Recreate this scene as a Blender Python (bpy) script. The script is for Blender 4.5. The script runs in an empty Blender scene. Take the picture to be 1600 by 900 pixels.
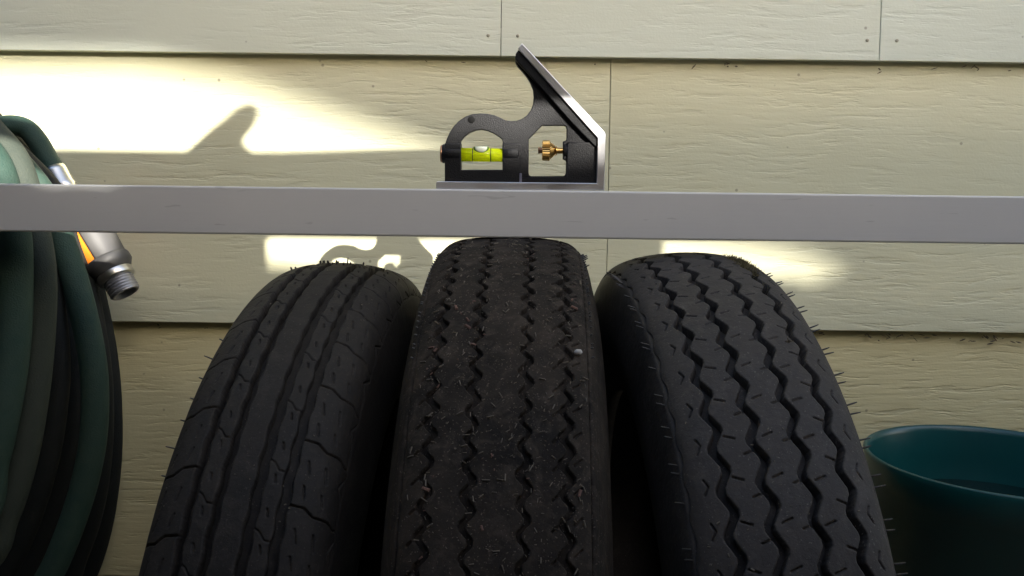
import bpy, bmesh, math, random
import numpy as np
from math import radians, sin, cos, pi, hypot, atan2
from mathutils import Vector, Matrix

random.seed(7); rng = np.random.default_rng(7)
scene = bpy.context.scene
COL = scene.collection

# ------------------------------------------------------------------ camera
CAM = Vector((0, -.865, .540)); PITCH, ROLL = 6.0, .72; FPX = 1386.0
cd = bpy.data.cameras.new('camera'); cam = bpy.data.objects.new('camera', cd); COL.objects.link(cam)
cam.location = CAM
cam.rotation_mode = 'QUATERNION'
cam.rotation_quaternion = (Matrix.Rotation(radians(90 - PITCH), 3, 'X') @ Matrix.Rotation(radians(ROLL), 3, 'Z')).to_quaternion()
cd.sensor_width = 36; cd.lens = 36 * FPX / 1600; cd.clip_start = .01; cd.clip_end = 2000
scene.camera = cam

# ------------------------------------------------------------------ light
SUN = Vector((.563, -1.0, .414)).normalized()          # towards the sun
w = bpy.data.worlds.new('World'); scene.world = w; w.use_nodes = True
nt = w.node_tree; bg = nt.nodes['Background']
sky = nt.nodes.new('ShaderNodeTexSky'); sky.sky_type = 'NISHITA'; sky.sun_disc = False
sky.sun_elevation = math.asin(SUN.z); sky.sun_rotation = atan2(SUN.x, SUN.y)
sky.air_density = 1.0; sky.dust_density = 3.6
nt.links.new(sky.outputs[0], bg.inputs[0]); bg.inputs[1].default_value = .15
sl = bpy.data.lights.new('sun', 'SUN'); sl.energy = 5.0; sl.angle = radians(.5); sl.color = (1, .95, .86)
so = bpy.data.objects.new('sun', sl); COL.objects.link(so)
so.rotation_mode = 'QUATERNION'; so.rotation_quaternion = SUN.to_track_quat('Z', 'Y'); so.location = (3, -5, 4)
vs = scene.view_settings; vs.view_transform = 'Standard'; vs.look = 'None'; vs.gamma = 1; vs.use_curve_mapping = False
vs.exposure = 1.95
scene.render.engine = 'CYCLES'
scene.cycles.max_bounces = 10

# ------------------------------------------------------------------ helpers
def link(o, parent=None):
    COL.objects.link(o)
    if parent is not None: o.parent = parent
    return o
def tag(o, label=None, cat=None, group=None, kind=None):
    if label: o['label'] = label
    if cat: o['category'] = cat
    if group: o['group'] = group
    if kind: o['kind'] = kind
    return o
def empty(name, loc=(0, 0, 0), rot=(0, 0, 0)):
    o = bpy.data.objects.new(name, None); o.empty_display_size = .05
    o.location = loc; o.rotation_euler = rot; return link(o)
def np_mesh(name, verts, quads, mat, smooth=True):
    verts = np.asarray(verts, np.float32); quads = np.asarray(quads, np.int32)
    me = bpy.data.meshes.new(name)
    me.vertices.add(len(verts)); me.vertices.foreach_set('co', verts.ravel())
    k = quads.shape[1]
    me.loops.add(quads.size); me.loops.foreach_set('vertex_index', quads.ravel())
    me.polygons.add(len(quads)); me.polygons.foreach_set('loop_start', np.arange(0, quads.size, k, dtype=np.int32))
    me.polygons.foreach_set('use_smooth', np.full(len(quads), smooth))
    me.update(calc_edges=True); me.validate()
    if mat: me.materials.append(mat)
    return me
def np_obj(name, verts, quads, mat, parent=None, smooth=True):
    return link(bpy.data.objects.new(name, np_mesh(name, verts, quads, mat, smooth)), parent)
def grid_faces(n, m, close_n=False, close_m=False):
    i = np.arange(n if close_n else n - 1); j = np.arange(m if close_m else m - 1)
    I, J = np.meshgrid(i, j, indexing='ij'); I2 = (I + 1) % n; J2 = (J + 1) % m
    return np.stack([I * m + J, I * m + J2, I2 * m + J2, I2 * m + J], -1).reshape(-1, 4)
def bm_obj(name, bm, mat, parent=None, smooth=False):
    me = bpy.data.meshes.new(name); bm.to_mesh(me); bm.free()
    if mat: me.materials.append(mat)
    if smooth:
        for p in me.polygons: p.use_smooth = True
    return link(bpy.data.objects.new(name, me), parent)
def add_box(bm, x0, x1, y0, y1, z0, z1, bev=0, seg=1):
    r = bmesh.ops.create_cube(bm, size=1)
    vs_ = r['verts']
    for v in vs_:
        v.co = Vector(((x0 + x1) / 2 + v.co.x * (x1 - x0), (y0 + y1) / 2 + v.co.y * (y1 - y0), (z0 + z1) / 2 + v.co.z * (z1 - z0)))
    if bev:
        es = list({e for v in vs_ for e in v.link_edges})
        bmesh.ops.bevel(bm, geom=es, offset=bev, segments=seg, affect='EDGES', profile=.5)
def box(name, x0, x1, y0, y1, z0, z1, mat, parent=None, bev=0, seg=1):
    bm = bmesh.new(); add_box(bm, x0, x1, y0, y1, z0, z1, bev, seg); return bm_obj(name, bm, mat, parent)
def poly_prism(name, loops, half, mat, parent=None, bev=0.0, origin=(0, 0, 0)):
    """2-D outline(s) in XZ (first outer, the rest holes) extruded to +-half along Y."""
    cu = bpy.data.curves.new(name, 'CURVE'); cu.dimensions = '2D'; cu.fill_mode = 'BOTH'
    cu.extrude = half - bev; cu.bevel_depth = bev; cu.bevel_resolution = 1
    for lp in loops:
        s = cu.splines.new('POLY'); s.points.add(len(lp) - 1); s.use_cyclic_u = True
        for p, (x, z) in zip(s.points, lp): p.co = (x, z, 0, 1)
    tmp = bpy.data.objects.new(name + '_tmp', cu); COL.objects.link(tmp)
    dg = bpy.context.evaluated_depsgraph_get()
    me = bpy.data.meshes.new_from_object(tmp.evaluated_get(dg))
    bpy.data.objects.remove(tmp); bpy.data.curves.remove(cu)
    me.transform(Matrix.Translation(origin) @ Matrix.Rotation(radians(90), 4, 'X'))
    me.name = name; me.materials.clear(); me.materials.append(mat)
    return link(bpy.data.objects.new(name, me), parent)
def lathe(name, prof, mat, parent=None, axis='Z', n=48, origin=(0, 0, 0), smooth=True, knurl=None, close=False):
    """prof: list of (a, r) along the axis."""
    pr = np.array(prof, float); th = np.linspace(0, 2 * pi, n, endpoint=False)
    A = np.repeat(pr[:, 0:1], n, 1); R = np.repeat(pr[:, 1:2], n, 1)
    if knurl: R = R * (1 + knurl * ((np.arange(n) % 2) * 2 - 1)[None, :] * (pr[:, 2:3] if pr.shape[1] > 2 else 1))
    c, s = R * np.cos(th), R * np.sin(th)
    if axis == 'Z': V = np.stack([c, s, A], -1)
    elif axis == 'X': V = np.stack([A, c, s], -1)
    else: V = np.stack([c, A, s], -1)
    V = V.reshape(-1, 3) + np.array(origin)
    return np_obj(name, V, grid_faces(len(pr), n, close, True), mat, parent, smooth)
def catmull(P, per=8, closed=False):
    P = [Vector(p) for p in P]; n = len(P); out = []
    for i in range(n if closed else n - 1):
        if closed: a, b, c, d = P[i - 1], P[i], P[(i + 1) % n], P[(i + 2) % n]
        else: a, b, c, d = P[max(i - 1, 0)], P[i], P[i + 1], P[min(i + 2, n - 1)]
        for k in range(per):
            t = k / per
            out.append(.5 * ((2 * b) + (c - a) * t + (2 * a - 5 * b + 4 * c - d) * t * t + (3 * b - a - 3 * c + d) * t ** 3))
    if not closed: out.append(P[-1])
    return out
def tube(name, path, rad, mat, parent=None, n=20, closed=False, caps=True):
    path = [Vector(p) for p in path]; N = len(path); V = []
    rads = rad if hasattr(rad, '__len__') else [rad] * N
    up = Vector((0, 1, 0))
    for i, p in enumerate(path):
        if closed: t = path[(i + 1) % N] - path[i - 1]
        else: t = path[min(i + 1, N - 1)] - path[max(i - 1, 0)]
        t.normalize(); a = up - t * up.dot(t); a.normalize(); b = t.cross(a)
        for k in range(n):
            q = 2 * pi * k / n
            V.append(p + (a * cos(q) + b * sin(q)) * rads[i])
    return np_obj(name, [tuple(v) for v in V], grid_faces(N, n, closed, True), mat, parent)

# ------------------------------------------------------------------ materials
def mat(name, base=(.5, .5, .5), rough=.6, metal=0, spec=.5, **kw):
    m = bpy.data.materials.new(name); m.use_nodes = True
    b = m.node_tree.nodes['Principled BSDF']
    b.inputs['Base Color'].default_value = (*base, 1); b.inputs['Roughness'].default_value = rough
    b.inputs['Metallic'].default_value = metal; b.inputs['Specular IOR Level'].default_value = spec
    for k, v in kw.items(): b.inputs[k.replace('_', ' ')].default_value = v
    return m
class N:
    """tiny node helper"""
    def __init__(s, m): s.m = m; s.t = m.node_tree; s.b = s.t.nodes['Principled BSDF']
    def new(s, typ, **kw):
        n = s.t.nodes.new('ShaderNode' + typ)
        for k, v in kw.items():
            if k in n.inputs: n.inputs[k].default_value = v
            else: setattr(n, k, v)
        return n
    def l(s, a, b): s.t.links.new(a, b)
    def coord(s, scale=(1, 1, 1), out='Object'):
        c = s.new('TexCoord'); mp = s.new('Mapping'); mp.inputs['Scale'].default_value = scale
        s.l(c.outputs[out], mp.inputs[0]); return mp.outputs[0]
    def noise(s, vec, scale, detail=3, rough=.5, dist=0):
        n = s.new('TexNoise'); n.inputs['Scale'].default_value = scale; n.inputs['Detail'].default_value = detail
        n.inputs['Roughness'].default_value = rough; n.inputs['Distortion'].default_value = dist
        s.l(vec, n.inputs['Vector']); return n.outputs[0]
    def ramp(s, fac, stops):
        r = s.new('ValToRGB'); e = r.color_ramp.elements
        while len(e) < len(stops): e.new(.5)
        for el, (p, c) in zip(e, stops):
            el.position = p; el.color = (*c, 1) if hasattr(c, '__len__') else (c, c, c, 1)
        s.l(fac, r.inputs[0]); return r.outputs[0]
    def mix(s, fac, a, b, mode='MIX'):
        n = s.new('MixRGB'); n.blend_type = mode
        for inp, v in zip(n.inputs, (fac, a, b)):
            if isinstance(v, bpy.types.NodeSocket): s.l(v, inp)
            elif hasattr(v, '__len__'): inp.default_value = (*v, 1)
            else: inp.default_value = v
        return n.outputs[0]
    def math(s, op, a, b):
        n = s.new('Math'); n.operation = op
        for inp, v in zip(n.inputs, (a, b)):
            if isinstance(v, bpy.types.NodeSocket): s.l(v, inp)
            else: inp.default_value = v
        return n.outputs[0]
    def bump(s, h, dist, strength=1.0, normal=None):
        n = s.new('Bump'); n.inputs['Distance'].default_value = dist; n.inputs['Strength'].default_value = strength
        s.l(h, n.inputs['Height'])
        if normal: s.l(normal, n.inputs['Normal'])
        return n.outputs[0]

def siding_mat(name, ca, cb, relief=1.0):
    m = mat(name, ca, .55, spec=.35); n = N(m)
    geo = n.new('NewGeometry'); oi = n.new('ObjectInfo')
    # every board has its own stretch of grain
    off = n.new('VectorMath'); off.operation = 'MULTIPLY_ADD'
    cmb = n.new('CombineXYZ'); n.l(oi.outputs['Random'], cmb.inputs[0]); n.l(oi.outputs['Random'], cmb.inputs[2])
    n.l(cmb.outputs[0], off.inputs[0]); off.inputs[1].default_value = (7.3, 0, 3.1); n.l(geo.outputs['Position'], off.inputs[2])
    def mp(sc):
        k = n.new('Mapping'); k.inputs['Scale'].default_value = sc; n.l(off.outputs[0], k.inputs[0]); return k.outputs[0]
    warp = n.noise(mp((1, 1, 1)), 5.5, 2)
    wv = n.new('CombineXYZ'); n.l(n.math('MULTIPLY', warp, .022), wv.inputs[2])
    add = n.new('VectorMath'); add.operation = 'ADD'; n.l(off.outputs[0], add.inputs[0]); n.l(wv.outputs[0], add.inputs[1])
    def mp2(sc):
        k = n.new('Mapping'); k.inputs['Scale'].default_value = sc; n.l(add.outputs[0], k.inputs[0]); return k.outputs[0]
    g1 = n.noise(mp2((20, 20, 135)), 1.0, 4, .6)            # embossed grain ridges
    g2 = n.noise(mp2((26, 26, 330)), 1.0, 2, .5)           # finer creases
    patch = n.ramp(n.noise(mp((3.5, 3.5, 9)), 1.0, 3), [(.36, .18), (.66, 1.0)])
    crease = n.ramp(g1, [(.36, 0.0), (.46, .8), (.6, 1.0)])
    h = n.math('ADD', n.math('MULTIPLY', crease, .8), n.math('MULTIPLY', g2, .35))
    h = n.math('MULTIPLY', h, patch)
    # dirt lying in the deeper creases and soft stains
    tone = n.noise(mp((2.6, 2.6, 5)), 1.0, 5, .65)
    col = n.mix(n.ramp(tone, [(.3, 0.0), (.75, 1.0)]), ca, cb)
    dirt = n.math('MULTIPLY', n.ramp(g1, [(.30, 1.0), (.40, 0.0)]), patch)
    col = n.mix(n.math('MULTIPLY', dirt, .22 * relief), col, (.26, .24, .17))
    sp = n.new('TexVoronoi'); sp.inputs['Scale'].default_value = 34; n.l(mp((1, 1, 1)), sp.inputs['Vector'])
    col = n.mix(n.math('MULTIPLY', n.ramp(sp.outputs['Distance'], [(.035, 1.0), (.06, 0.0)]), .55), col, (.12, .10, .07))
    n.l(col, n.b.inputs['Base Color'])
    fine = n.noise(mp((1, 1, 1)), 420, 2)
    b1 = n.bump(h, .0012, .8 * relief); n.l(n.bump(fine, .0003, .35, b1), n.b.inputs['Normal'])
    return m
def rubber_mat(name, base, dust, dusty, rough=.62, spec=.4):
    m = mat(name, base, rough, spec=spec); n = N(m); v = n.coord()
    big = n.noise(v, 22, 5, .65); mid = n.noise(n.coord((1, 1, 1)), 95, 5, .7, .6); fine = n.noise(v, 420, 3, .6)
    f = n.math('MULTIPLY', n.ramp(big, [(.35, 0.0), (.75, 1.0)]), dusty)
    col = n.mix(f, base, dust)
    sm = n.ramp(mid, [(.50, 0.0), (.72, 1.0)])                       # dusty smears and scuffs
    col = n.mix(n.math('MULTIPLY', sm, dusty * .75), col, tuple(c * 1.5 for c in dust))
    sp = n.ramp(n.noise(v, 900, 1, .5), [(.66, 0.0), (.76, 1.0)])
    col = n.mix(n.math('MULTIPLY', sp, dusty * .85), col, tuple(min(1, c * 3.0) for c in dust))
    geo = n.new('NewGeometry')                                        # rubbed pale along the block edges
    ed = n.math('MULTIPLY', n.ramp(geo.outputs['Pointiness'], [(.515, 0.0), (.60, 1.0)]), n.ramp(mid, [(.35, .1), (.65, .8)]))
    col = n.mix(n.math('MULTIPLY', ed, .8), col, tuple(c * 2.2 for c in dust))
    n.l(col, n.b.inputs['Base Color'])
    n.l(n.ramp(big, [(.2, rough - .10), (.8, rough + .15)]), n.b.inputs['Roughness'])
    b1 = n.bump(n.noise(v, 160, 5, .65), .0010, .5); n.l(n.bump(fine, .0003, .6, b1), n.b.inputs['Normal'])
    return m
M = {}
M['siding'] = [siding_mat('siding_paint_sky_tint', (.575, .61, .515), (.55, .565, .455), .55), siding_mat('siding_paint_blend_tint', (.615, .605, .43), (.575, .545, .355), .85), siding_mat('siding_paint_bounce_tint', (.63, .57, .335), (.58, .505, .27), 1.1)]  # cool sky light above and warm bounce below, put into the course colours
M['sheath'] = mat('sheathing_felt', (.08, .075, .065), .9)
M['nail'] = mat('nail_head_paint', (.34, .32, .24), .6)
M['rub_left'] = rubber_mat('rubber_black_clean', (.0130, .0115, .0103), (.030, .026, .022), .5, .68, .2)
M['rub_mid'] = rubber_mat('rubber_dusty', (.0080, .0068, .0058), (.040, .032, .025), .9, .8, .12)
M['rub_right'] = rubber_mat('rubber_grey_black', (.0235, .0210, .0198), (.048, .042, .038), .55, .64, .25)
M['hair'] = mat('rubber_hair', (.02, .02, .02), .5)
def bar_mat():
    m = mat('satin_aluminium_paint', (.5, .5, .5), .42, metal=.05, spec=.5); n = N(m); v = n.coord((1, 1, 1))
    a = n.noise(v, 6, 5, .65); k = n.coord((3, 60, 60)); st = n.noise(k, 8, 3)
    col = n.mix(n.ramp(a, [(.3, 0.0), (.75, 1.0)]), (.515, .512, .49), (.455, .455, .448))
    scr = n.ramp(n.noise(n.coord((40, 200, 260)), 1.0, 2, .5, .6), [(.27, 1.0), (.30, 0.0)])
    col = n.mix(n.math('MULTIPLY', scr, .35), col, (.25, .24, .23))
    n.l(col, n.b.inputs['Base Color']); n.l(n.bump(st, .0002, .25), n.b.inputs['Normal'])
    n.l(n.ramp(a, [(.3, .38), (.7, .5)]), n.b.inputs['Roughness'])
    return m
M['bar'] = bar_mat()
def cast_mat():
    m = mat('black_crinkle_enamel', (.006, .006, .007), .46, spec=.22); n = N(m); v = n.coord()
    h = n.noise(v, 1500, 2, .6); n.l(n.bump(h, .0005, .7), n.b.inputs['Normal'])
    return m
M['cast'] = cast_mat()
def steel_mat():
    m = mat('ground_steel', (.66, .66, .68), .33, metal=1.0); n = N(m); v = n.coord((700, 90, 90))
    h = n.noise(v, 1, 2); n.l(n.bump(h, .0001, .25), n.b.inputs['Normal'])
    n.l(n.ramp(n.noise(n.coord(), 60, 3), [(.3, .28), (.7, .42)]), n.b.inputs['Roughness'])
    return m
M['steel'] = steel_mat()
M['brass'] = mat('brass', (.58, .36, .12), .28, metal=1.0)
M['copper'] = mat('dull_copper', (.36, .20, .12), .4, metal=1.0)
M['plug'] = mat('plug_dark', (.006, .006, .006), .85, spec=.1)
M['scratch'] = mat('worn_edge', (.20, .20, .26), .4, metal=.6)
def vial_mat():
    m = mat('chartreuse_vial', (.78, .90, .02), .08, spec=.6)
    n = N(m); tr = n.new('BsdfTranslucent'); tr.inputs[0].default_value = (.80, .88, .02, 1)
    gl = n.new('BsdfRefraction'); gl.inputs[0].default_value = (.90, .98, .05, 1); gl.inputs['IOR'].default_value = 1.12; gl.inputs['Roughness'].default_value = .12
    mx = n.new('MixShader'); mx.inputs[0].default_value = .45; n.l(n.b.outputs[0], mx.inputs[1]); n.l(tr.outputs[0], mx.inputs[2])
    m2 = n.new('MixShader'); m2.inputs[0].default_value = .45; n.l(mx.outputs[0], m2.inputs[1]); n.l(gl.outputs[0], m2.inputs[2])
    n.l(m2.outputs[0], n.t.nodes['Material Output'].inputs[0]); return m
M['vial'] = vial_mat()
M['vial_ring'] = mat('vial_line', (.01, .02, .005), .5)
M['bubble'] = mat('vial_bubble', (.52, .55, .46), .15)
M['bubble_edge'] = mat('vial_bubble_edge', (.06, .13, .02), .3)
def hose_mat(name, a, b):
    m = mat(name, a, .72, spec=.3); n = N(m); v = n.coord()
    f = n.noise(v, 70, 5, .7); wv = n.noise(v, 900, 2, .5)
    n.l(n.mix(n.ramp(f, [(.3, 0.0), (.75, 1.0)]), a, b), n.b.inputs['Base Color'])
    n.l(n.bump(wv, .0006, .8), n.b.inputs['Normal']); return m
M['hose'] = hose_mat('hose_green', (.018, .045, .034), (.034, .058, .044))
M['hose_b'] = hose_mat('hose_grey_green', (.032, .042, .033), (.042, .050, .038))
M['hose_shaded'] = hose_mat('hose_green_shaded', (.007, .009, .008), (.012, .013, .011))  # rear strands: shade put into a darker copy of the hose green
M['ferrule'] = mat('ferrule_steel', (.62, .60, .56), .3, metal=1.0)
M['orange'] = mat('orange_plastic', (.80, .22, .02), .4)
M['grip'] = mat('black_grip', (.06, .058, .056), .5)
M['thread'] = mat('grey_zinc_thread', (.30, .30, .32), .38, metal=.7)
def pot_mat():
    m = mat('teal_plastic', (.004, .085, .095), .32, spec=.5); n = N(m); v = n.coord()
    f = n.noise(v, 9, 4, .6)
    n.l(n.mix(n.ramp(f, [(.3, 0.0), (.8, 1.0)]), (.002, .050, .052), (.006, .072, .068)), n.b.inputs['Base Color'])
    n.l(n.bump(n.noise(v, 60, 3), .0006, .25), n.b.inputs['Normal']); return m
M['pot'] = pot_mat()
M['water'] = mat('dark_water', (.006, .016, .016), .05, spec=.5)
def ground_mat():
    m = mat('patio_soil', (.20, .165, .12), .9); n = N(m); v = n.coord()
    f = n.noise(v, 3, 6, .65); n.l(n.mix(f, (.16, .13, .09), (.27, .225, .165)), n.b.inputs['Base Color'])
    n.l(n.bump(n.noise(v, 90, 4), .004, .5), n.b.inputs['Normal']); return m
M['ground'] = ground_mat()
def wood_mat():
    m = mat('blocker_rail_paint', (.42, .40, .34), .65); n = N(m)
    f = n.noise(n.coord((4, 60, 60)), 1, 4); n.l(n.mix(f, (.36, .34, .29), (.48, .46, .40)), n.b.inputs['Base Color'])
    n.l(n.bump(f, .001, .4), n.b.inputs['Normal']); return m
M['wood'] = wood_mat()
M['blocker_board'] = mat('brown_blocker_stain', (.085, .060, .038), .8)  # kept dark so the added boards bounce little light
M['canvas'] = mat('canvas', (.50, .46, .38), .85)
M['leaf'] = mat('blocker_leaf', (.05, .10, .03), .5)
M['bits'] = mat('dry_bits', (.105, .088, .066), .8)
M['bits_red'] = mat('dry_leaf_bits', (.085, .042, .03), .8)
M['pebble'] = mat('pebble', (.30, .29, .27), .7)
M['dirt'] = mat('dark_dirt', (.10, .08, .055), .9)
M['moss'] = mat('moss', (.085, .07, .03), .9)

# ------------------------------------------------------------------ the setting
def make_ground():
    bm = bmesh.new(); bmesh.ops.create_grid(bm, x_segments=40, y_segments=40, size=400)
    tag(bm_obj('ground', bm, M['ground']), kind='structure')
make_ground()

LAP, Z0 = .2585, .6705             # exposure of one course; the lap line above the bar
def make_wall():
    wall = empty('house_wall', (0, 0, 0))
    tag(wall, 'cream lap siding wall of embossed boards behind the tires', 'wall')
    box('sheathing', -2.0, 2.0, .020, .12, 0, 2.7, M['sheath'], wall)
    joints = {0: [-1.3, -.0135, .345, 1.35], -1: [-1.12, .092, 1.25], -2: [-.72, 1.22], 1: [-.62, .8], -3: [-.3, .9],
              2: [-.2, 1.1], 3: [-1, .5], 4: [-.4, 1.3], 5: [-.9, .2], 6: [0, 1.4], 7: [-.6, .7]}
    NZ = 3
    for k in range(-3, 8):
        z0 = Z0 + LAP * k; xs = [-2.0] + joints.get(k, []) + [2.0]
        for a, b in zip(xs[:-1], xs[1:]):
            g = .0003; lo, hi = max(z0, .004), z0 + LAP + .028
            bm = bmesh.new()
            # tapered lie of a lap board: foot stands proud, head tucks behind the next course
            yb, yt = -.0065, .0048; t = .0096
            def Y(z): return yb + (yt - yb) * (z - z0) / (hi - z0)
            vv = [bm.verts.new(c) for c in
                  ((a + g, Y(lo), lo), (b - g, Y(lo), lo), (b - g, Y(hi), hi), (a + g, Y(hi), hi),
                   (a + g, Y(lo) + t, lo), (b - g, Y(lo) + t, lo), (b - g, Y(hi) + t, hi), (a + g, Y(hi) + t, hi))]
            for f in ((0, 1, 2, 3), (5, 4, 7, 6), (4, 5, 1, 0), (3, 2, 6, 7), (4, 0, 3, 7), (1, 5, 6, 2)):
                bm.faces.new([vv[i] for i in f])
            bmesh.ops.bevel(bm, geom=[e for e in bm.edges], offset=.0005, segments=2, affect='EDGES', profile=.5)
            bmesh.ops.recalc_face_normals(bm, faces=bm.faces)
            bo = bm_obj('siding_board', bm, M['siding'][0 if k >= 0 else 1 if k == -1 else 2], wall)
            # nails near the joints
            for nx in ([a + .016, b - .012] if b - a > .3 else []):
                for nz in (z0 + .019,):
                    if nz < .05 or abs(nx) > 1.9: continue
                    r = .0017
                    lathe('nail', [(-.0009, .0001), (-.0009, r * .8), (-.0004, r), (.001, r)], M['nail'], bo, 'Y', 10, (nx, Y(nz), nz))
make_wall()

# ---- unseen blockers added behind the camera, shaped to cast the wanted shade
def wall_to(D, X, Z):             # point at distance D off the wall on the sun ray that ends at wall point (X, Z)
    return X + .563 * D, -D, Z + .414 * D
def make_blockers():
    D = .94
    r = empty('rail_blocker', (.563 * D, -D, 0))
    tag(r, 'unseen wooden light blocker with posts and boards, added behind the camera', 'light_blocker')
    x0, y0, zb = wall_to(D, -.9, .4945); x1, _, zt = wall_to(D, 1.3, .5775)
    ox = .563 * D
    T = .012
    box('band_blocker_rail', x0 - ox, x1 - ox, -T / 2, T / 2, zb, zt, M['wood'], r, .002)  # unseen rail added to cast the level dark band
    for a, b in ((-.385, -.25), (.045, .134), (.62, .72)):
        box('blocker_post', a + .017, b + .017, -.05, -.010, 0, zt - .012, M['wood'], r, .002)  # added posts cut the lit strip into separate patches
    for k in range(26):       # added boards, heights set to cut the low ambient light
        xa = -2.1 + k * .165
        tall = xa + .165 + ox < .0; far = xa + ox > .95
        box('rail_blocker_board', xa + .002, xa + .163, .012, .028, .03, (1.42 if tall else 1.55 if far else .80) + .003 * (k % 2), M['blocker_board'], r, .002)
    for k in range(6):        # more boards added to block low light from the hose side
        ya = .03 + k * .15
        box('side_blocker_board', -.93 - ox - .008, -.93 - ox + .008, ya + .002, ya + .148, .03, 1.02 + .003 * (k % 2), M['blocker_board'], r, .002)
    # unseen shape added, outlined to cast the finger-like shadow
    pts = [(-.318, .570), (-.308, .583), (-.290, .599), (-.272, .612), (-.262, .6165), (-.257, .616), (-.253, .611), (-.254, .604), (-.259, .596), (-.266, .588), (-.267, .582), (-.260, .576), (-.258, .570)]
    poly_prism('finger_blocker', [[(p[0], p[1] + .414 * D) for p in pts]], .010, M['wood'], r, .002)
    # unseen sheet added, its outline cut to the sun patch's upper edge
    D = 7.0
    a = empty('sheet_blocker', (.563 * D, -D, 0)); tag(a, 'unseen canvas light blocker added high behind the camera', 'sheet_blocker')
    pts = [(-2.2, .646), (-.36, .646), (-.27, .630), (-.07, .560), (.06, .515), (.158, .487), (.25, .470), (.29, .458), (.308, .44), (.315, .40), (4.2, .40), (4.2, 4.0), (.3, 3.6), (-2.2, 1.5)]
    poly_prism('blocker_sheet', [[(x, z + .414 * D) for x, z in pts]], .004, M['canvas'], a)
    for x, zt in ((-2.15, 1.52), (4.15, 4.02)):
        box('pole', x - .03, x + .03, .006, .066, 0, zt + .414 * D, M['wood'], a, .003)
make_blockers()
def make_hedge_blocker():
    D = 3.0
    h = empty('hedge_blocker', (.563 * D, -D, 0)); tag(h, 'unseen leafy light blocker added behind the camera', 'hedge_blocker')  # unseen blocker added; its top line shapes the lit strip's lower edge
    prof = [(-3.0, .44), (-.9, .443), (-.42, .443), (-.36, .462), (-.25, .482), (-.19, .468), (-.125, .463), (0, .455), (.12, .452), (.19, .456), (.36, .456), (.9, .455), (2.4, .45)]
    xs = np.linspace(-3.0, 2.4, 271); zs = np.interp(xs, [p[0] for p in prof], [p[1] for p in prof]) + .414 * D
    zs = zs + .004 * np.sin(xs * 61) + .003 * np.sin(xs * 143 + 1)
    V = []
    for y, dz in ((0, 0), (-.25, -.20), (-.25, -2), (.05, -2)):
        V.append(np.stack([xs, np.full_like(xs, y), np.maximum(zs + dz, 0)], -1))
    np_obj('blocker_core', np.concatenate(V), grid_faces(4, len(xs), True), M['leaf'], h, False)
    # leaves
    n = 5200; lx = rng.uniform(-3, 2.4, n); lz = np.interp(lx, xs, zs) * rng.uniform(0.05, 1, n) ** .5 - .012
    V = np.zeros((n, 4, 3)); base = np.stack([lx, .015 + .05 * rng.random(n), lz], -1)
    d = rng.normal(size=(n, 3)); d /= np.linalg.norm(d, axis=1)[:, None]; e = np.cross(d, rng.normal(size=(n, 3))); e /= np.linalg.norm(e, axis=1)[:, None]
    L = rng.uniform(.012, .022, (n, 1))
    V[:, 0] = base - d * L; V[:, 1] = base + e * L * .45; V[:, 2] = base + d * L; V[:, 3] = base - e * L * .45
    top = np.interp(V[:, :, 0], xs, zs)[..., None]
    V[:, :, 2:3] = np.minimum(V[:, :, 2:3], top + .004)
    o = np_obj('foliage', V.reshape(-1, 3), np.arange(n * 4).reshape(-1, 4), M['leaf'], h, False); tag(o, kind='stuff')
make_hedge_blocker()

# ------------------------------------------------------------------ tires
class Profile:
    """cross-section of a tire: s is the length along the outside from the crown (mm), n the offset along the normal."""
    def __init__(self, R, ctrl):
        pts = catmull([(-ctrl[1][0], ctrl[1][1], 0)] + [(u, d, 0) for u, d in ctrl], 24)
        pts = [p for p in pts if p.x >= -1e-9]
        u = np.array([p.x for p in pts]); r = R * 1000 - np.array([p.y for p in pts])
        s = np.concatenate([[0], np.cumsum(np.hypot(np.diff(u), np.diff(r)))])
        tu, tr = np.gradient(u, s), np.gradient(r, s); l = np.hypot(tu, tr)
        self.s, self.u, self.r, self.nu, self.nr, self.R = s, u, r, -tr / l, tu / l, R
    def at(self, s, n=0):
        a = np.abs(s); sg = np.sign(s)
        u = np.interp(a, self.s, self.u) + n * np.interp(a, self.s, self.nu)
        r = np.interp(a, self.s, self.r) + n * np.interp(a, self.s, self.nr)
        return u * sg, r
    def xyz(self, th, s, n=0):
        u, r = self.at(s, n)
        return np.stack([u / 1000, -r * np.sin(th) / 1000, self.R + r * np.cos(th) / 1000], -1)
def tri(x):  return 2 * np.abs(2 * ((x) % 1.0) - 1) - 1          # -1..1
def soft(x): return np.tanh(1.7 * tri(x)) / np.tanh(1.7)
def nick(a, k): return .16 * np.sin(a * 1.73 + k) * np.sin(a * .19 + 2 * k) + .14 * np.sin(a * 2.9 + 3 * k) * np.sin(a * .07 + k)
def theta_rows(R, step=.52, lo=-14, hi=76, coarse=3.6):
    f = np.arange(radians(lo), radians(hi), step / (R * 1000))
    c = np.arange(f[-1] + coarse / (R * 1000), radians(lo) + 2 * pi - .5 * coarse / (R * 1000), coarse / (R * 1000))
    return np.concatenate([f, c])
def seg_depth(arc, s, p, segs, hw, depth):
    """depth of thin slits; segs: [(a0,s0,a1,s1)...] repeated every p mm along the tread."""
    d = np.full(np.broadcast(arc, s).shape, 9.0)
    for a0, s0, a1, s1 in segs:
        am = (a0 + a1) / 2; x = (arc - am + p / 2) % p - p / 2 + am
        dx, dy = a1 - a0, s1 - s0; t = np.clip(((x - a0) * dx + (s - s0) * dy) / (dx * dx + dy * dy), 0, 1)
        d = np.minimum(d, np.hypot(x - a0 - t * dx, s - s0 - t * dy))
    return depth * np.clip(1.35 - d / hw, 0, 1).clip(0, 1)
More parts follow.
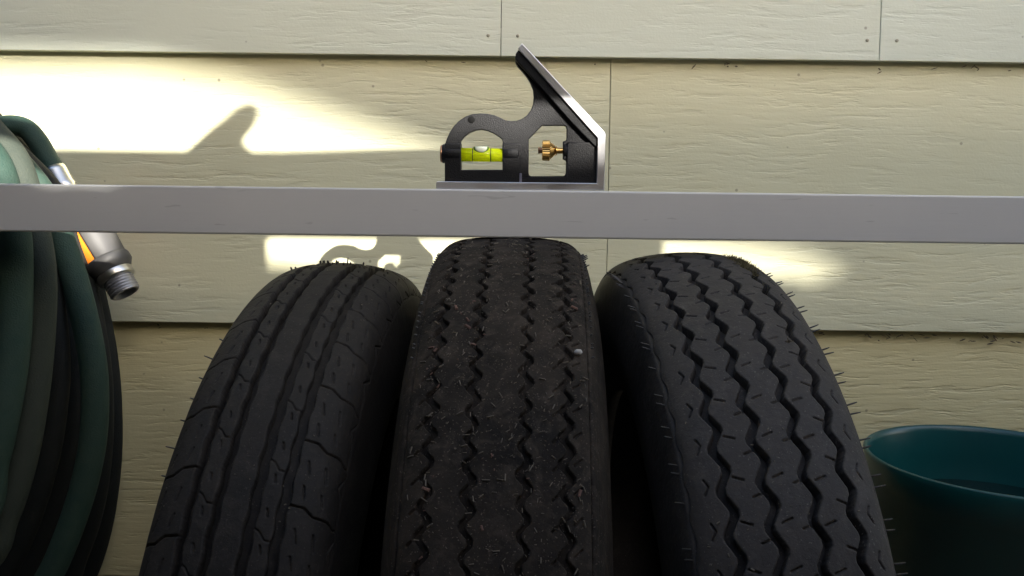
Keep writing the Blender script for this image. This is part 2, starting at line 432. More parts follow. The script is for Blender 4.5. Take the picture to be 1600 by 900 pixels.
def rib(P, th, left, right, depth, mat_, parent, slits=None, cell=.52, wear=0.12, edge_l=True, edge_r=True):
    arc = th * P.R * 1000
    L, Rr = left(arc), right(arc)
    w = float(np.max(Rr - L)); nc = max(4, int(w / cell))
    t = np.linspace(0, 1, nc)
    S = L[:, None] + (Rr - L)[:, None] * t[None, :]
    A = np.repeat(arc[:, None], nc, 1)
    H = np.zeros_like(S)
    if slits: H -= slits(A, S)
    H += wear * (np.sin(A * .23 + S * .31 + np.sin(A * .07)) * np.sin(S * .27 - A * .11))
    e = np.minimum(S - L[:, None], Rr[:, None] - S); H -= .55 * np.clip(1 - e / .7, 0, 1) ** 2   # rounded shoulders
    S = np.concatenate([L[:, None] - .25, S, Rr[:, None] + .25], 1)
    H = np.concatenate([np.full((len(th), 1), -depth - .6), H, np.full((len(th), 1), -depth - .6)], 1)
    V = P.xyz(np.repeat(th[:, None], nc + 2, 1), S, H)
    return np_obj('tread_rib', V.reshape(-1, 3), grid_faces(len(th), nc + 2, True), mat_, parent)
def carcass(P, depth, s_edge, mat_, parent):
    smax = P.s[-1]
    s = np.concatenate([np.linspace(0, s_edge - 2.2, 22), np.linspace(s_edge - 1.2, smax, 46)])
    n = np.where(s < s_edge - 1.7, -depth, np.where(s < s_edge + .2, -.7, 0.0))
    s = np.concatenate([-s[::-1], s[1:]]); n = np.concatenate([n[::-1], n[1:]])
    u, r = P.at(s, n)
    iu, ir = P.at(s[::-1], -9.0)                           # inner liner closes the shell
    u = np.concatenate([u, iu]); r = np.concatenate([r, ir])
    th = np.linspace(0, 2 * pi, 260, endpoint=False)
    U, T = np.meshgrid(u, th); Rr, _ = np.meshgrid(r, th)
    V = np.stack([U / 1000, -Rr * np.sin(T) / 1000, P.R + Rr * np.cos(T) / 1000], -1)
    return np_obj('carcass', V.reshape(-1, 3), grid_faces(len(th), len(u), True, True), mat_, parent)
_hm = {}
def hair(P, th, s, length, rad, parent, du=(0, 0), name='rubber_hair'):
    key = (round(length, 4), round(rad, 5))
    if key not in _hm:
        k = 6; q = np.linspace(0, 2 * pi, k, endpoint=False); V = []
        for z, f in ((-.001, 1), (length * .6, .85), (length, .55)):
            V += [(rad * f * cos(a) + .08 * z * z / length, rad * f * sin(a), z) for a in q]
        f4 = [tuple(x) for x in grid_faces(3, k, False, True)]
        me = bpy.data.meshes.new('rubber_hair'); me.from_pydata(V, [], f4 + [tuple(range(2 * k, 3 * k))]); me.materials.append(M['hair']); _hm[key] = me
    p = P.xyz(np.array(th), np.array(float(s))); q = P.xyz(np.array(th), np.array(float(s)), 1.0)
    d = Vector(q - p).normalized() + Vector((du[0], 0, du[1])); d.normalize()
    o = bpy.data.objects.new(name, _hm[key])
    o.matrix_local = Matrix.Translation(Vector(p)) @ d.to_track_quat('Z', 'Y').to_matrix().to_4x4()
    COL.objects.link(o); o.parent = parent
    return o

def tire_center():
    R = .2555
    t = empty('tire', (-.001, -.2585, 0), (0, 0, radians(-1.5)))
    tag(t, 'tallest worn tire with zigzag grooves, dusty, under the middle of the metal bar', 'tire', 'three small trailer tires')
    P = Profile(R, [(0, 0), (14, .3), (28, 1.3), (37, 3.2), (43, 6.2), (47.5, 10.8), (50.8, 17), (53.5, 27), (57, 42), (58, 55), (55.5, 70), (49, 86), (42, 98)])
    th = theta_rows(R); p = 2 * pi * R * 1000 / 112
    g = [(-33.5, 1.9, 2.2, 0.0), (-13, 1.8, 2.0, .35), (13, 1.8, 2.0, .1), (33.5, 2.1, 2.2, .5)]
    def ed(c, hw, A, ph, sgn): return lambda a: c + sgn * (hw + .5 * np.sin(a * .11 + c)) + A * soft(a / p + ph) + nick(a, c + sgn)
    D = 3.4
    def sl(sign, c, ph):      # little angled slits leaving the zigzag points
        return lambda a, s: seg_depth(a, s, p, [(p * (.5 - ph) , c, p * (.5 - ph) + 3.6, c + sign * 4.0)], .46, 1.7)
    E = 46.5
    rib(P, th, lambda a: -E + 0 * a, ed(*g[0], -1), D, M['rub_mid'], t, sl(-1, -36.5, 0.0))
    rib(P, th, ed(*g[0], 1), ed(*g[1], -1), D, M['rub_mid'], t)
    rib(P, th, ed(*g[1], 1), ed(*g[2], -1), D, M['rub_mid'], t, wear=.3)
    rib(P, th, ed(*g[2], 1), ed(*g[3], -1), D, M['rub_mid'], t, lambda a, s: seg_depth(a, s, p, [(p * .0, 30.0, p * .0 + 3.6, 26.5)], .46, 1.7))
    rib(P, th, ed(*g[3], 1), lambda a: E + 0 * a, D, M['rub_mid'], t, lambda a, s: seg_depth(a, s, p, [(p * .0, 37.0, -3.6, 40.8)], .46, 1.7))
    for sg in (-1, 1):        # thin lip outside the shoulder groove, its inner edge nicked
        lo = lambda a: E + 1.1 + .35 * tri(a / (p * .5)); hi = lambda a: 53.5 + 0 * a
        if sg > 0: rib(P, th, lo, hi, 1.2, M['rub_mid'], t, cell=1.0)
        else: rib(P, th, lambda a: -hi(a), lambda a: -lo(a), 1.2, M['rub_mid'], t, cell=1.0)
    carcass(P, D, 51.5, M['rub_mid'], t)
    for k in range(26):       # stubby flash along the shoulders
        a = radians(3 + 1.3 * k) + random.uniform(-.008, .008)
        hair(P, a, 50.2, random.choice((.002, .003, .0038)) if k < 8 else .0014, .0006, t, (.5, .1), 'rubber_nub')
        hair(P, a + .01, -50.2, .0013, .0006, t, (-.2, 0), 'rubber_nub')
    return t, P
def tire_left():
    R = .245
    lean, yaw = 3, -3
    t = empty('tire', (-.130 - R * sin(radians(lean)), -.2485, .0012), (0, radians(lean), radians(yaw)))
    tag(t, 'round shouldered tire with straight grooves and wavy side cuts, beside the green hose', 'tire', 'three small trailer tires')
    P = Profile(R, [(0, 0), (12, .5), (24, 2.3), (34, 5.4), (40, 9.0), (44.5, 15), (47.3, 24), (50, 37), (52.5, 50), (52.5, 60), (50, 74), (44, 88), (40, 95)])
    th = theta_rows(R); p = 2 * pi * R * 1000 / 44; kk = p / 42.8
    D = 5.6
    g = [(-23, 2.4, .5, 0.0), (-9, 2.3, .45, .3), (9, 2.8, .45, .6), (23, 2.5, .5, .15)]
    def ed(c, hw, A, ph, sgn): return lambda a: c + sgn * hw + A * soft(a / (p / 2) + ph) + .6 * nick(a, c + sgn)
    def shoulder(sg, ph):
        o = ph * p
        def f(a, s):
            cross = [(o, 25, o + .8, 33), (o + .8, 33, o + 5.5, 38), (o + 5.5, 38, o + 6.0, 47), (o + 6.0, 47, o + 9.5, 52), (o + 9.5, 52, o + 9.7, 64)]
            dash = [(o + 14, 30.5, o + 22, 32), (o + 30, 30.5, o + 38, 32), (o + 16, 40, o + 26, 41.5), (o + 34, 40.5, o + 41, 42), (o + 14, 56, o + 24, 50), (o + 24, 50, o + 34, 55)]
            sc = lambda l: [(o + (x0 - o) * kk, y0, o + (x1 - o) * kk, y1) for x0, y0, x1, y1 in l]
            cross, dash = sc(cross), sc(dash)
            return np.maximum(seg_depth(a, s * sg, p, cross, .5, 1.9), seg_depth(a, s * sg, p, dash, .42, 1.5))
        return f
    def mid(c, ph):
        return lambda a, s: np.maximum(seg_depth(a, s, p / 2, [(ph * p, c - .3, ph * p + 3.6, c + .5)], .45, 1.6),
                                       seg_depth(a, s, p, [(ph * p + 9, c - 6, ph * p + 11, c - 2), (ph * p + 11, c - 2, ph * p + 15, c + 1), (ph * p + 15, c + 1, ph * p + 15.5, c + 6)], .42, 1.1))
    E = 55
    rib(P, th, lambda a: -E + 1.0 * tri(a / p), ed(*g[0], -1), D, M['rub_left'], t, shoulder(-1, .1), wear=.05)
    rib(P, th, ed(*g[0], 1), ed(*g[1], -1), D, M['rub_left'], t, mid(-16, .2), wear=.05)
    rib(P, th, ed(*g[1], 1), ed(*g[2], -1), D, M['rub_left'], t, wear=.08)
    rib(P, th, ed(*g[2], 1), ed(*g[3], -1), D, M['rub_left'], t, mid(16, .65), wear=.05)
    rib(P, th, ed(*g[3], 1), lambda a: E + 1.0 * tri(a / p), D, M['rub_left'], t, shoulder(1, .55), wear=.05)
    carcass(P, D, E, M['rub_left'], t)
    for k, (deg, s, L) in enumerate([(31, -50, .005), (42, -52, .0025), (46, -54, .005), (35, -50, .0022), (38.5, -51, .0022), (0.5, 3, .0050), (50, -54, .0025), (27, -49, .0022)]):
        hair(P, radians(deg), s, L, .0005, t, (-.2 if s < 0 else 0, .1))
    for k in range(22):
        hair(P, radians(random.uniform(-3, 3)), random.uniform(-42, 34), random.choice((.0012, .002)), .0008, t, (0, 0), 'rubber_nub')
    return t, P
def tire_right():
    R = .2505
    lean, yaw = -3, 3
    t = empty('tire', (.1305 - R * sin(radians(lean)), -.2545, .0012), (0, radians(lean), radians(yaw)))
    tag(t, 'newer tire with four deep zigzag grooves and rubber hairs, beside the teal pot', 'tire', 'three small trailer tires')
    P = Profile(R, [(0, 0), (15, .7), (30, 3.1), (40, 6.8), (46, 11.5), (49.5, 19), (51.5, 29), (54, 44), (54.5, 56), (52, 72), (45, 88), (40, 98)])
    th = theta_rows(R); p = 2 * pi * R * 1000 / 72
    D = 6.8
    g = [(-30, 2.3, 2.3, .0), (-10.5, 2.4, 2.3, .12), (10.5, 2.3, 2.3, .24), (30, 2.2, 2.1, .36)]
    def ed(c, hw, A, ph, sgn): return lambda a: c + sgn * hw + A * np.clip(1.35 * tri(a / p + ph), -1, 1) + .5 * nick(a, c + sgn)
    E = 49.5
    def side(c, ph): return [(ph * p, c, ph * p + 2.0, c + 5.0)]
    def slit(lst): return lambda a, s: seg_depth(a, s, p, lst, .42, 1.7)
    def out(sg, ph): return [(ph * p - 3.8, sg * 39.5, ph * p, sg * 37.6), (ph * p, sg * 37.6, ph * p + 4.2, sg * 40.0)]
    rib(P, th, lambda a: -E + 1.3 * soft(a / p + .5), ed(*g[0], -1), D, M['rub_right'], t, slit(out(-1, .35)), wear=.06)
    rib(P, th, ed(*g[0], 1), ed(*g[1], -1), D, M['rub_right'], t, slit([(.2 * p, -25.5, .2 * p + 2, -20.5), (.7 * p, -17.5, .7 * p - 1.8, -12.5)]), wear=.06)
    rib(P, th, ed(*g[1], 1), ed(*g[2], -1), D, M['rub_right'], t, slit([(.3 * p, -6.5, .3 * p - 2, -1.5), (.45 * p, 3.0, .45 * p - 1.6, 7.5)]), wear=.06)
    rib(P, th, ed(*g[2], 1), ed(*g[3], -1), D, M['rub_right'], t, slit([(.4 * p, 14.0, .4 * p - 2, 19.2), (.85 * p, 22.5, .85 * p + 2, 27.0)]), wear=.06)
    rib(P, th, ed(*g[3], 1), lambda a: E + 1.3 * soft(a / p), D, M['rub_right'], t, slit(out(1, .15)), wear=.06)
    carcass(P, D, E + 1.2, M['rub_right'], t)
    pa = p / (R * 1000)
    for k in range(-1, 16):
        for j, off in enumerate((-.10, .12)):
            a = (k + .3 + off) * pa + random.uniform(-.004, .004)
            if random.random() > .08: hair(P, a, 52.0, random.choice((.0042, .0048, .0053)), .00052, t, (.5, .15 * random.uniform(-.5, 1)))
            if random.random() > .06: hair(P, a + .4 * pa, -52.5, random.choice((.0045, .0052)), .00045, t, (-.4, .15))
    for k in range(9):        # ribbed moulding lines at the left shoulder
        hair(P, radians(-4 + 1.4 * k), -51.5, random.choice((.004, .005)), .0006, t, (-.4, .3))
    return t, P
TC, PC = tire_center(); TL, PL = tire_left(); TR, PR = tire_right()

def scatter(P, tire, n, name, label, mat_, smin, smax, tmin, tmax, lmin, lmax, seed, aspect=.22):
    """dry bits lying on a tread: one uncountable litter of thin chips"""
    r = np.random.default_rng(seed)
    nc = max(6, n // 14); ct, cs = r.uniform(tmin, tmax, nc), r.uniform(smin, smax, nc); k = r.integers(0, nc, n); loose = r.random(n) < .35
    th = np.radians(np.where(loose, r.uniform(tmin, tmax, n), ct[k] + r.normal(0, 2.2, n))); s = np.where(loose, r.uniform(smin, smax, n), np.clip(cs[k] + r.normal(0, 4, n), smin, smax))
    c = P.xyz(th, s, .35)
    Mx = Matrix.LocRotScale(tire.location, tire.rotation_euler, (1, 1, 1)); R3 = np.array(Mx.to_3x3()); T3 = np.array(Mx.translation)
    du = P.xyz(th, s + .5, .35) - c; dt = P.xyz(th + .002, s, .35) - c; dn = P.xyz(th, s, 1.35) - c
    unit = lambda v: v / np.linalg.norm(v, axis=1)[:, None]
    du, dt, dn = unit(du), unit(dt), unit(dn)
    q = r.uniform(0, 2 * pi, n)[:, None]; d = du * np.cos(q) + dt * np.sin(q); e = -du * np.sin(q) + dt * np.cos(q)
    L = (lmin + (lmax - lmin) * r.random((n, 1)) ** 3); W = np.maximum(L * aspect, .00022); H = np.maximum(L * .16, .0002)
    V = []
    for sx, sy, sz in ((-1, -.6, 0), (-1, .6, 0), (.9, .8, .3), (1, -.5, .3), (-.7, -.4, 1), (-.8, .4, 1), (.8, .5, 1.4), (.7, -.4, 1.3)):
        V.append(c + d * L * sx / 2 + e * W * sy + dn * H * sz + (e * W * .8 * (1 - abs(sx))))
    V = np.stack(V, 1) @ R3.T + T3
    f = np.array([(0, 3, 2, 1), (4, 5, 6, 7), (0, 1, 5, 4), (1, 2, 6, 5), (2, 3, 7, 6), (3, 0, 4, 7)])
    F = (np.arange(n) * 8)[:, None, None] + f[None]
    o = np_obj(name, V.reshape(-1, 3), F.reshape(-1, 4), mat_, None, False)
    return tag(o, label, 'debris', kind='stuff')
scatter(PC, TC, 950, 'dry_grass_bits', 'pale dry bits of grass and dust scattered on the middle tire', M['bits'], -42, 44, 2, 66, .0003, .0040, 3, .12)
scatter(PC, TC, 46, 'leaf_crumbs', 'reddish brown leaf crumbs on the middle tire', M['bits_red'], -38, 40, 12, 62, .0008, .0045, 5, .28)
scatter(PR, TR, 90, 'grit', 'small pale grit on the newer tire by the pot', M['bits'], -42, 44, 8, 64, .0004, .0022, 9, .3)
scatter(PL, TL, 60, 'dust_specks', 'fine pale specks on the tire beside the hose', M['bits'], -40, 36, 4, 60, .0003, .0014, 13, .4)
def on_tire(P, t, deg, s, n=0):
    Mx = Matrix.LocRotScale(t.location, t.rotation_euler, (1, 1, 1))
    return Mx @ Vector(P.xyz(np.array(radians(deg)), np.array(float(s)), n))
def small_things():
    p = on_tire(PC, TC, 36.5, 40, .6)
    bm = bmesh.new(); bmesh.ops.create_icosphere(bm, subdivisions=2, radius=.0021)
    for v in bm.verts: v.co = Vector((v.co.x * 1.15, v.co.y * .8, v.co.z * .8)) * random.uniform(.9, 1.1)
    o = bm_obj('pebble', bm, M['pebble'], None, True); o.location = p + Vector((0, -.0005, .001)); tag(o, 'small white pebble lodged at the edge of the middle tire', 'pebble')
    # moss tuft in the outer groove of the right tire
    r = empty('moss_tuft', on_tire(PR, TR, 8, 31)); tag(r, 'olive tuft of dry moss on the crown of the hairy tire', 'moss')
    bm = bmesh.new(); q = np.random.default_rng(21)
    for i in range(1100):
        b = on_tire(PR, TR, 7.5 + q.normal() * 3.0, 32 + q.normal() * 3.4, -1.5) - r.location
        b.x = float(b.x); d = Vector((q.normal() * .7, q.normal() * .5, 1.0)).normalized() * q.uniform(.002, .0048)
        sd = d.cross(Vector((q.normal(), q.normal(), q.normal()))).normalized() * .00035
        v = [bm.verts.new(b - sd), bm.verts.new(b + sd), bm.verts.new(b + d * .6 + sd * .7 + Vector((0, 0, -.0002))), bm.verts.new(b + d)]
        bm.faces.new(v[:3]); bm.faces.new((v[0], v[2], v[3]))
    tag(bm_obj('moss_strands', bm, M['moss'], r), kind='stuff')
    # star of dry grass on the right tire
    p = on_tire(PR, TR, 32.5, 24.5, .7)
    bm = bmesh.new()
    for k in range(6):
        a = k * 1.05 + random.uniform(-.2, .2); L = random.uniform(.0018, .003); d = Vector((cos(a), -.35 * sin(a) , sin(a) * .8)) * L; sd = Vector((-sin(a), 0, cos(a))) * .00025; u = Vector((0, -.0003, .0004))
        v = [bm.verts.new(c) for c in (-sd, sd, d + sd * .4, d - sd * .4, -sd + u, sd + u, d + sd * .4 + u, d - sd * .4 + u)]
        for f in ((0, 3, 2, 1), (4, 5, 6, 7), (0, 1, 5, 4), (1, 2, 6, 5), (2, 3, 7, 6), (3, 0, 4, 7)): bm.faces.new([v[i] for i in f])
    o = bm_obj('dry_seed_head', bm, M['bits']); o.location = p; tag(o, 'tiny pale star shaped dry seed head on the hairy tire', 'seed head')
small_things()

def lap_dirt():
    '''crumbs of dirt, web and leaf caught under the lap lines'''
    r = np.random.default_rng(31); V = []; F = []
    spots = [(.205, .6685, 6, .008), (.345, .6655, 3, .004), (.37, .408, 12, .016), (.41, .409, 8, .02), (.47, .407, 12, .02), (.30, .410, 6, .02), (.0, .668, 4, .12), (-.3, .409, 6, .05), (.44, .667, 6, .03)]
    for x0, z0, n, sp in spots:
        for i in range(n):
            c = Vector((x0 + r.normal() * sp, -.0005 - .0015 * r.random(), z0 - abs(r.normal()) * .0035)); L = r.uniform(.0005, .0032); a = r.uniform(-.9, .9)
            d = Vector((cos(a), 0, -sin(a))) * L; e = Vector((sin(a), 0, cos(a))) * r.uniform(.0003, .0008); k = len(V); y = Vector((0, -.0007, 0))
            for p in (c - d - e * .3, c - e, c + d - e * .4, c + d + e * .3, c + e, c - d + e * .4):
                V.append(tuple(p)); V.append(tuple(p + y))
            F += [(k + 1, k + 3, k + 9, k + 11), (k + 3, k + 5, k + 7, k + 9), (k, k + 2, k + 3, k + 1), (k + 2, k + 4, k + 5, k + 3), (k + 4, k + 6, k + 7, k + 5), (k + 6, k + 8, k + 9, k + 7), (k + 8, k + 10, k + 11, k + 9), (k + 10, k, k + 1, k + 11)]
    o = np_obj('dirt_crumbs', V, F, M['dirt'], None, False); tag(o, 'dark crumbs of dirt and web caught under the siding laps', 'dirt', kind='stuff')
lap_dirt()

# ------------------------------------------------------------------ bar and square
BZ0, BZ1, BYF, BYB = .5113, .5432, -.271, -.246
def make_bar():
    bm = bmesh.new()
    def ring(o, x):
        y0, y1, z0, z1 = BYF + o, BYB - o, BZ0 + o, BZ1 - o; c = max(.0012 - o * .3, .0003)
        return [bm.verts.new((x, *q)) for q in ((y0, z0 + c), (y0 + c * .3, z0 + c * .3), (y0 + c, z0), (y1 - c, z0), (y1 - c * .3, z0 + c * .3), (y1, z0 + c), (y1, z1 - c), (y1 - c * .3, z1 - c * .3), (y1 - c, z1), (y0 + c, z1), (y0 + c * .3, z1 - c * .3), (y0, z1 - c))]
    xa, xb = -.60, .62
    o0, o1, i0, i1 = ring(0, xa), ring(0, xb), ring(.0016, xa), ring(.0016, xb); n = 12
    for k in range(n):
        j = (k + 1) % n
        bm.faces.new((o0[k], o0[j], o1[j], o1[k])); bm.faces.new((i0[k], i1[k], i1[j], i0[j]))
        bm.faces.new((o0[k], i0[k], i0[j], o0[j])); bm.faces.new((o1[k], o1[j], i1[j], i1[k]))
    bmesh.ops.recalc_face_normals(bm, faces=bm.faces)
    o = bm_obj('straightedge_bar', bm, M['bar'])
    tag(o, 'long grey rectangular metal bar lying level across the middle tire', 'metal bar')
make_bar()

K = .1232e-3; SX0 = -.0512
def q(u, v):              # drawing units of the square head -> metres (local x, z), base line at z = 0
    u -= 78; v -= 852; a = radians(.72)
    return ((u * cos(a) + v * sin(a)) * K, (u * sin(a) - v * cos(a)) * K)
def make_square():
    s = empty('combination_square', (SX0, -.2575, BZ1 + .0002))
    tag(s, 'black combination square head with steel edges and yellow green level vial on the bar', 'square')
    outline = [(122, 822), (122, 712), (124, 612), (135, 580), (150, 548), (172, 515), (200, 487), (235, 464), (270, 452), (310, 448), (350, 449), (390, 457), (420, 470), (450, 484), (480, 490), (510, 488), (540, 478), (570, 458), (592, 430), (605, 395), (609, 355), (605, 315), (590, 278), (570, 246), (545, 216), (522, 192), (510, 172), (507, 146), (515, 120), (530, 112), (955, 575), (955, 830)]
    dwin = [(203, 752), (203, 592), (225, 565), (255, 543), (290, 530), (320, 527), (355, 533), (390, 548), (418, 566), (435, 580), (440, 596), (440, 752)]
    owin = [(590, 787), (578, 780), (574, 766), (575, 580), (650, 505), (772, 505), (785, 511), (790, 524), (790, 580), (784, 592), (770, 598), (770, 688), (784, 694), (789, 705), (787, 768), (781, 781), (768, 787)]
    Q = lambda l: [q(*p) for p in l]
    poly_prism('web', [Q(outline), Q(dwin), Q(owin)], .0034, M['cast'], s, .0005)
    # thicker casting behind the sloping edge, round the base and at the bolt tube
    poly_prism('flange', [Q([(512, 135), (524, 116), (952, 585), (952, 628), (880, 560), (800, 478), (735, 405), (640, 300), (590, 246), (528, 180), (512, 160)])], .0074, M['cast'], s, .0007)
    poly_prism('vial_housing', [Q([(125, 826), (125, 612), (203, 612), (203, 756), (440, 756), (440, 612), (524, 612), (531, 620), (531, 826)])], .0056, M['cast'], s, .0007)
    poly_prism('bolt_housing', [Q([(534, 826), (534, 795), (792, 795), (795, 606), (952, 606), (952, 826)])], .0056, M['cast'], s, .0007)
    poly_prism('machined_edge', [Q([(541, 83), (556, 98), (984, 548), (990, 560), (986, 858), (80, 852), (77, 846), (78, 819), (84, 815), (948, 825), (951, 822), (953, 578), (524, 108)])], .0092, M['steel'], s, .0004)
    def cyl(name, u0, u1, v, r, mat_, n=32, ch=.0006, **kw):
        x0, z = q(u0, v); x1, _ = q(u1, v); r *= K
        return lathe(name, [(x0, .0001), (x0, r - ch), (x0 + ch, r), (x1 - ch, r), (x1, r - ch), (x1, .0001)], mat_, s, 'X', n, (0, 0, z), **kw)
    b1 = cyl('vial_socket', 103, 205, 660, 52, M['cast']); cyl('vial_socket', 438, 524, 661, 52, M['cast'])
    cyl('vial_cap', 94, 106, 660, 47, M['copper'], ch=.0004)
    x0, z = q(200, 665); x1, _ = q(442, 665); r = 37 * K
    v = lathe('vial', [(x0, .0001), (x0, r), (x1, r), (x1, .0001)], M['vial'], s, 'X', 40, (0, 0, z))
    for u in (271, 370):
        a, _ = q(u, 665); h = .00028
        lathe('vial_line', [(a - h, r * .99), (a - h, r * 1.025), (a + h, r * 1.025), (a + h, r * .99)], M['vial_ring'], v, 'X', 40, (0, 0, z))
    # bubble against the top of the vial
    def bub(name, f, off, m_):
        bm = bmesh.new(); bmesh.ops.create_uvsphere(bm, u_segments=28, v_segments=14, radius=1)
        xc, zc = q(318, 628)
        for w_ in bm.verts:
            c = w_.co; w_.co = Vector((xc + c.x * 43 * K * f, off + c.y * r * .55 * f, zc + min(c.z, .16) * 33 * K * f))
        return bm_obj(name, bm, m_, v, True)
    bub('bubble_edge', 1.0, -r * .62, M['bubble_edge']); bub('bubble', .84, -r * .80, M['bubble'])
    cyl('bolt_tube', 768, 952, 643, 43, M['cast'])
    # knurled brass nut on its stud
    xs = lambda u: q(u, 643)[0]; zc = q(690, 643)[1]
    prof = [(xs(652), .0001, 0), (xs(652), 46 * K, .2), (xs(655), 53 * K, 1), (xs(692), 55 * K, 1), (xs(696), 50 * K, .3), (xs(697), 47 * K, 0), (xs(716), 33 * K, 0), (xs(721), 27 * K, 0), (xs(727), 20 * K, 0), (xs(730), .0001, 0)]
    kn = lathe('knurled_nut', prof, M['brass'], s, 'X', 56, (0, 0, zc), smooth=False, knurl=.035)
    lathe('stud_tip', [(xs(630), .0001), (xs(630), 14 * K), (xs(633), 17 * K), (xs(655), 17 * K)], M['copper'], kn, 'X', 20, (0, 0, zc))
    lathe('washer', [(xs(728), 12 * K), (xs(728), 27 * K), (xs(733), 27 * K), (xs(733), 12 * K)], M['brass'], s, 'X', 28, (0, 0, zc))
    th_ = []
    for i in range(9): th_ += [(xs(729 + i * 5), 15 * K), (xs(731.5 + i * 5), 18 * K)]
    lathe('stud', th_, M['brass'], s, 'X', 24, (0, 0, zc))
    # plug in the arch, bright worn line on the housing edge
    x, z = q(265, 478); lathe('plug', [(-.0036, .0001), (-.0036, 19 * K), (-.0034, 20 * K), (-.003, 20 * K)], M['plug'], s, 'Y', 20, (x, 0, z))
    a = q(527, 768); b = q(540, 826); box('worn_line', a[0], b[0], -.0061, -.0052, b[1], a[1], M['scratch'], s, .0002)
make_square()

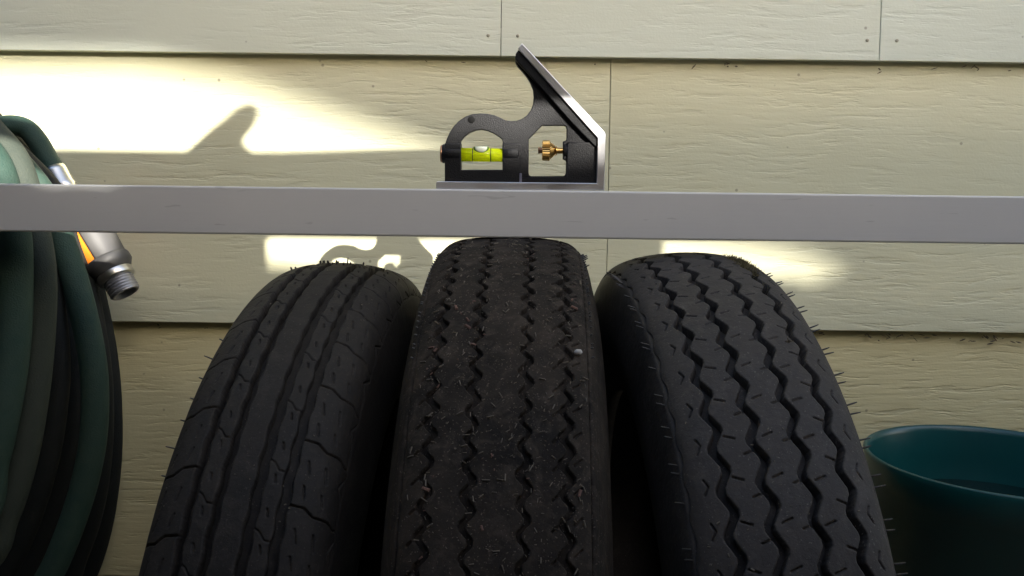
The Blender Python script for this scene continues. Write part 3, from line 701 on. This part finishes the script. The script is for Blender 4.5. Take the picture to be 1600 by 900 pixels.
# ------------------------------------------------------------------ hose
_c = Matrix.Rotation(radians(90 - PITCH), 3, 'X') @ Matrix.Rotation(radians(ROLL), 3, 'Z')
def at(px, py, Y):          # real place of a measured point of the coil, given how far it hangs off the wall
    d = _c @ Vector(((px - 800) / FPX, (450 - py) / FPX, -1)); return CAM + d * ((Y - CAM.y) / d.y)
def make_hose():
    h = empty('garden_hose', (-.62, -.15, 0))
    tag(h, 'coiled dark green garden hose hanging on the wall at the left edge', 'hose')
    hl = h.location
    XC = -.62
    def loop(pts, Y0, Y1, rad, m_):
        n = len(pts); right = [at(x, y, Y0 + (Y1 - Y0) * i / (n - 1)) for i, (x, y) in enumerate(pts)]
        top, bot = right[0], right[-1]
        left = [Vector((2 * XC - p.x, p.y + .01, p.z)) for p in reversed(right)]
        arcb = [Vector((XC + .5 * (bot.x - XC), bot.y, bot.z - .07)), Vector((XC, bot.y + .005, bot.z - .095)), Vector((XC - .5 * (bot.x - XC), bot.y + .008, bot.z - .07))]
        arct = [Vector((XC - .5 * (top.x - XC), top.y + .005, top.z + .06)), Vector((XC, top.y, top.z + .08)), Vector((XC + .5 * (top.x - XC), top.y, top.z + .06))]
        P = [p - hl for p in right + arcb + left + arct]
        tube('hose_loop', catmull(P, 7, True), rad, m_, h, 22, True)
    loop([(-136, 80), (-91, 140), (-52, 200), (-8, 255), (10, 310), (23, 370), (25, 440), (22, 530), (10, 620), (-12, 720), (-50, 830)], -.205, -.25, .0112, M['hose'])
    loop([(-116, 60), (-74, 120), (-31, 188), (18, 245), (40, 303), (54, 365), (63, 430), (61, 520), (51, 620), (33, 720), (4, 810), (-40, 890)], -.185, -.23, .0112, M['hose_b'])
    loop([(-120, 90), (-70, 150), (-25, 215), (40, 290), (66, 380), (80, 470), (88, 540), (88, 610), (76, 700), (52, 790), (14, 880), (-40, 960)], -.15, -.17, .0098, M['hose_shaded'])
    loop([(-140, 100), (-90, 170), (-45, 240), (18, 310), (38, 400), (46, 500), (46, 600), (34, 710), (8, 810), (-40, 910)], -.11, -.13, .0098, M['hose_shaded'])
    loop([(-110, 100), (-60, 160), (-10, 225), (62, 300), (88, 380), (103, 470), (113, 540), (114, 610), (106, 700), (84, 790), (48, 870), (0, 950)], -.10, -.13, .0100, M['hose_shaded'])
    loop([(-100, 110), (-50, 160), (-4, 220), (64, 300), (97, 380), (120, 450), (139, 530), (148, 600), (146, 680), (132, 755), (106, 835), (74, 905), (20, 980)], -.14, -.17, .0106, M['hose'])
    loop([(-90, 130), (-40, 170), (10, 225), (82, 300), (112, 380), (134, 450), (150, 530), (159, 610), (158, 700), (146, 790), (120, 870), (80, 950)], -.075, -.085, .0098, M['hose_shaded'])
    loop([(-80, 130), (-30, 170), (20, 225), (92, 300), (122, 370), (145, 450), (162, 530), (171, 600), (174, 680), (170, 750), (157, 830), (134, 900), (90, 980)], -.040, -.045, .0100, M['hose_shaded'])
    # the free end: comes over the top and drops down towards its coupling
    e = [(-60, 215, -.07), (-20, 203, -.06), (15, 196, -.055), (40, 201, -.05), (58, 220, -.05), (72, 244, -.05), (86, 268, -.052), (95, 284, -.053)]
    tube('hose_end', catmull([at(*p) - hl for p in e], 8), .0092, M['hose'], h, 22)
    # coupling, lathe along its own axis
    A = at(84, 265, -.052); B = at(197, 459, -.075); ax = (B - A); Ln = ax.length; ax.normalize()
    rot = ax.to_track_quat('Z', 'Y').to_matrix()
    sidev = Vector((1, 0, 0)) - ax * ax.x; sidev.normalize(); yv = ax.cross(sidev)
    rot = Matrix((sidev, yv, ax)).transposed()
    mw = Matrix.Translation(A - hl) @ rot.to_4x4()
    def part(name, prof, m_, n=40, parent=h, arc=None, knurl=None):
        o = lathe(name, prof, m_, None, 'Z', n, knurl=knurl)
        o.parent = parent; o.matrix_local = mw if parent is h else Matrix.Identity(4); return o
    f = lambda t: t * Ln
    part('ferrule', [(f(0), .0092), (f(.0), .0105), (f(.03), .0108), (f(.13), .0108), (f(.15), .0116), (f(.17), .0108), (f(.22), .0100), (f(.24), .008)], M['ferrule'])
    body = part('coupling_body', [(f(.22), .007), (f(.24), .012), (f(.34), .0145), (f(.44), .0172), (f(.52), .0182), (f(.74), .0168), (f(.77), .015), (f(.77), .006)], M['orange'])
    # black moulded grip wrapped round the side of the body that faces the camera's right
    n = 22; aa = np.linspace(radians(-25), radians(98), n)    # around the axis; 0 = to the right, +90 = towards the camera
    zz = np.linspace(f(.455), f(.77), 12); Rr = np.interp(zz, [f(.44), f(.52), f(.77)], [.0172, .0182, .0168]) + .0012
    V = []
    for i, a in enumerate(np.concatenate([[aa[0]], aa, [aa[-1]]])):
        for z_, r_ in zip(zz, Rr):
            r2 = r_ - .0018 if i in (0, n + 1) else r_
            V.append((r2 * cos(a), r2 * sin(a), z_))
    g = np_obj('grip', V, grid_faces(n + 2, 12), M['grip'], body)
    g.matrix_local = Matrix.Identity(4)
    part('collar', [(f(.735), .012), (f(.735), .0196), (f(.75), .0202), (f(.785), .0202), (f(.80), .0188), (f(.85), .0150), (f(.87), .010)], M['grip'])
    part('lock_ring', [(f(.83), .010), (f(.83), .0158), (f(.84), .0163), (f(.875), .0163), (f(.885), .0158), (f(.885), .010)], M['ferrule'])
    tp = [(f(.885), .0105), (f(.885), .0128)]
    for k in range(5): tp += [(f(.893 + .02 * k), .0122), (f(.898 + .02 * k), .0134), (f(.906 + .02 * k), .0134), (f(.911 + .02 * k), .0122)]
    tp += [(f(.995), .0126), (f(1.0), .0118), (f(1.0), .0098), (f(.9), .0094), (f(.9), .0001)]
    part('thread', tp, M['thread'])
make_hose()

# ------------------------------------------------------------------ teal pot
def make_pot():
    X, Y, ZR, R = .42, -.125, .322, .11
    p = empty('plant_pot', (X, Y, 0)); tag(p, 'teal plastic pot holding water beside the right tire', 'pot')
    H = ZR
    lathe('pot_wall', [(.0005, .0001), (.0005, R * .74), (.006, R * .76), (H - .028, R * .955), (H - .027, R * .972), (H - .006, R * .99), (H - .0015, R * .998), (H, R * .985), (H - .001, R * .966), (H - .006, R * .955), (H - .03, R * .935), (.012, R * .72), (.012, .0001)], M['pot'], p, 'Z', 128)
    zw = H - .052
    wt = lathe('water', [(zw - .03, R * .88), (zw, R * .918), (zw, .0001)], M['water'], None, 'Z', 96, (X, Y, 0)); tag(wt, 'dark water surface standing inside the teal pot', 'water')
make_pot()
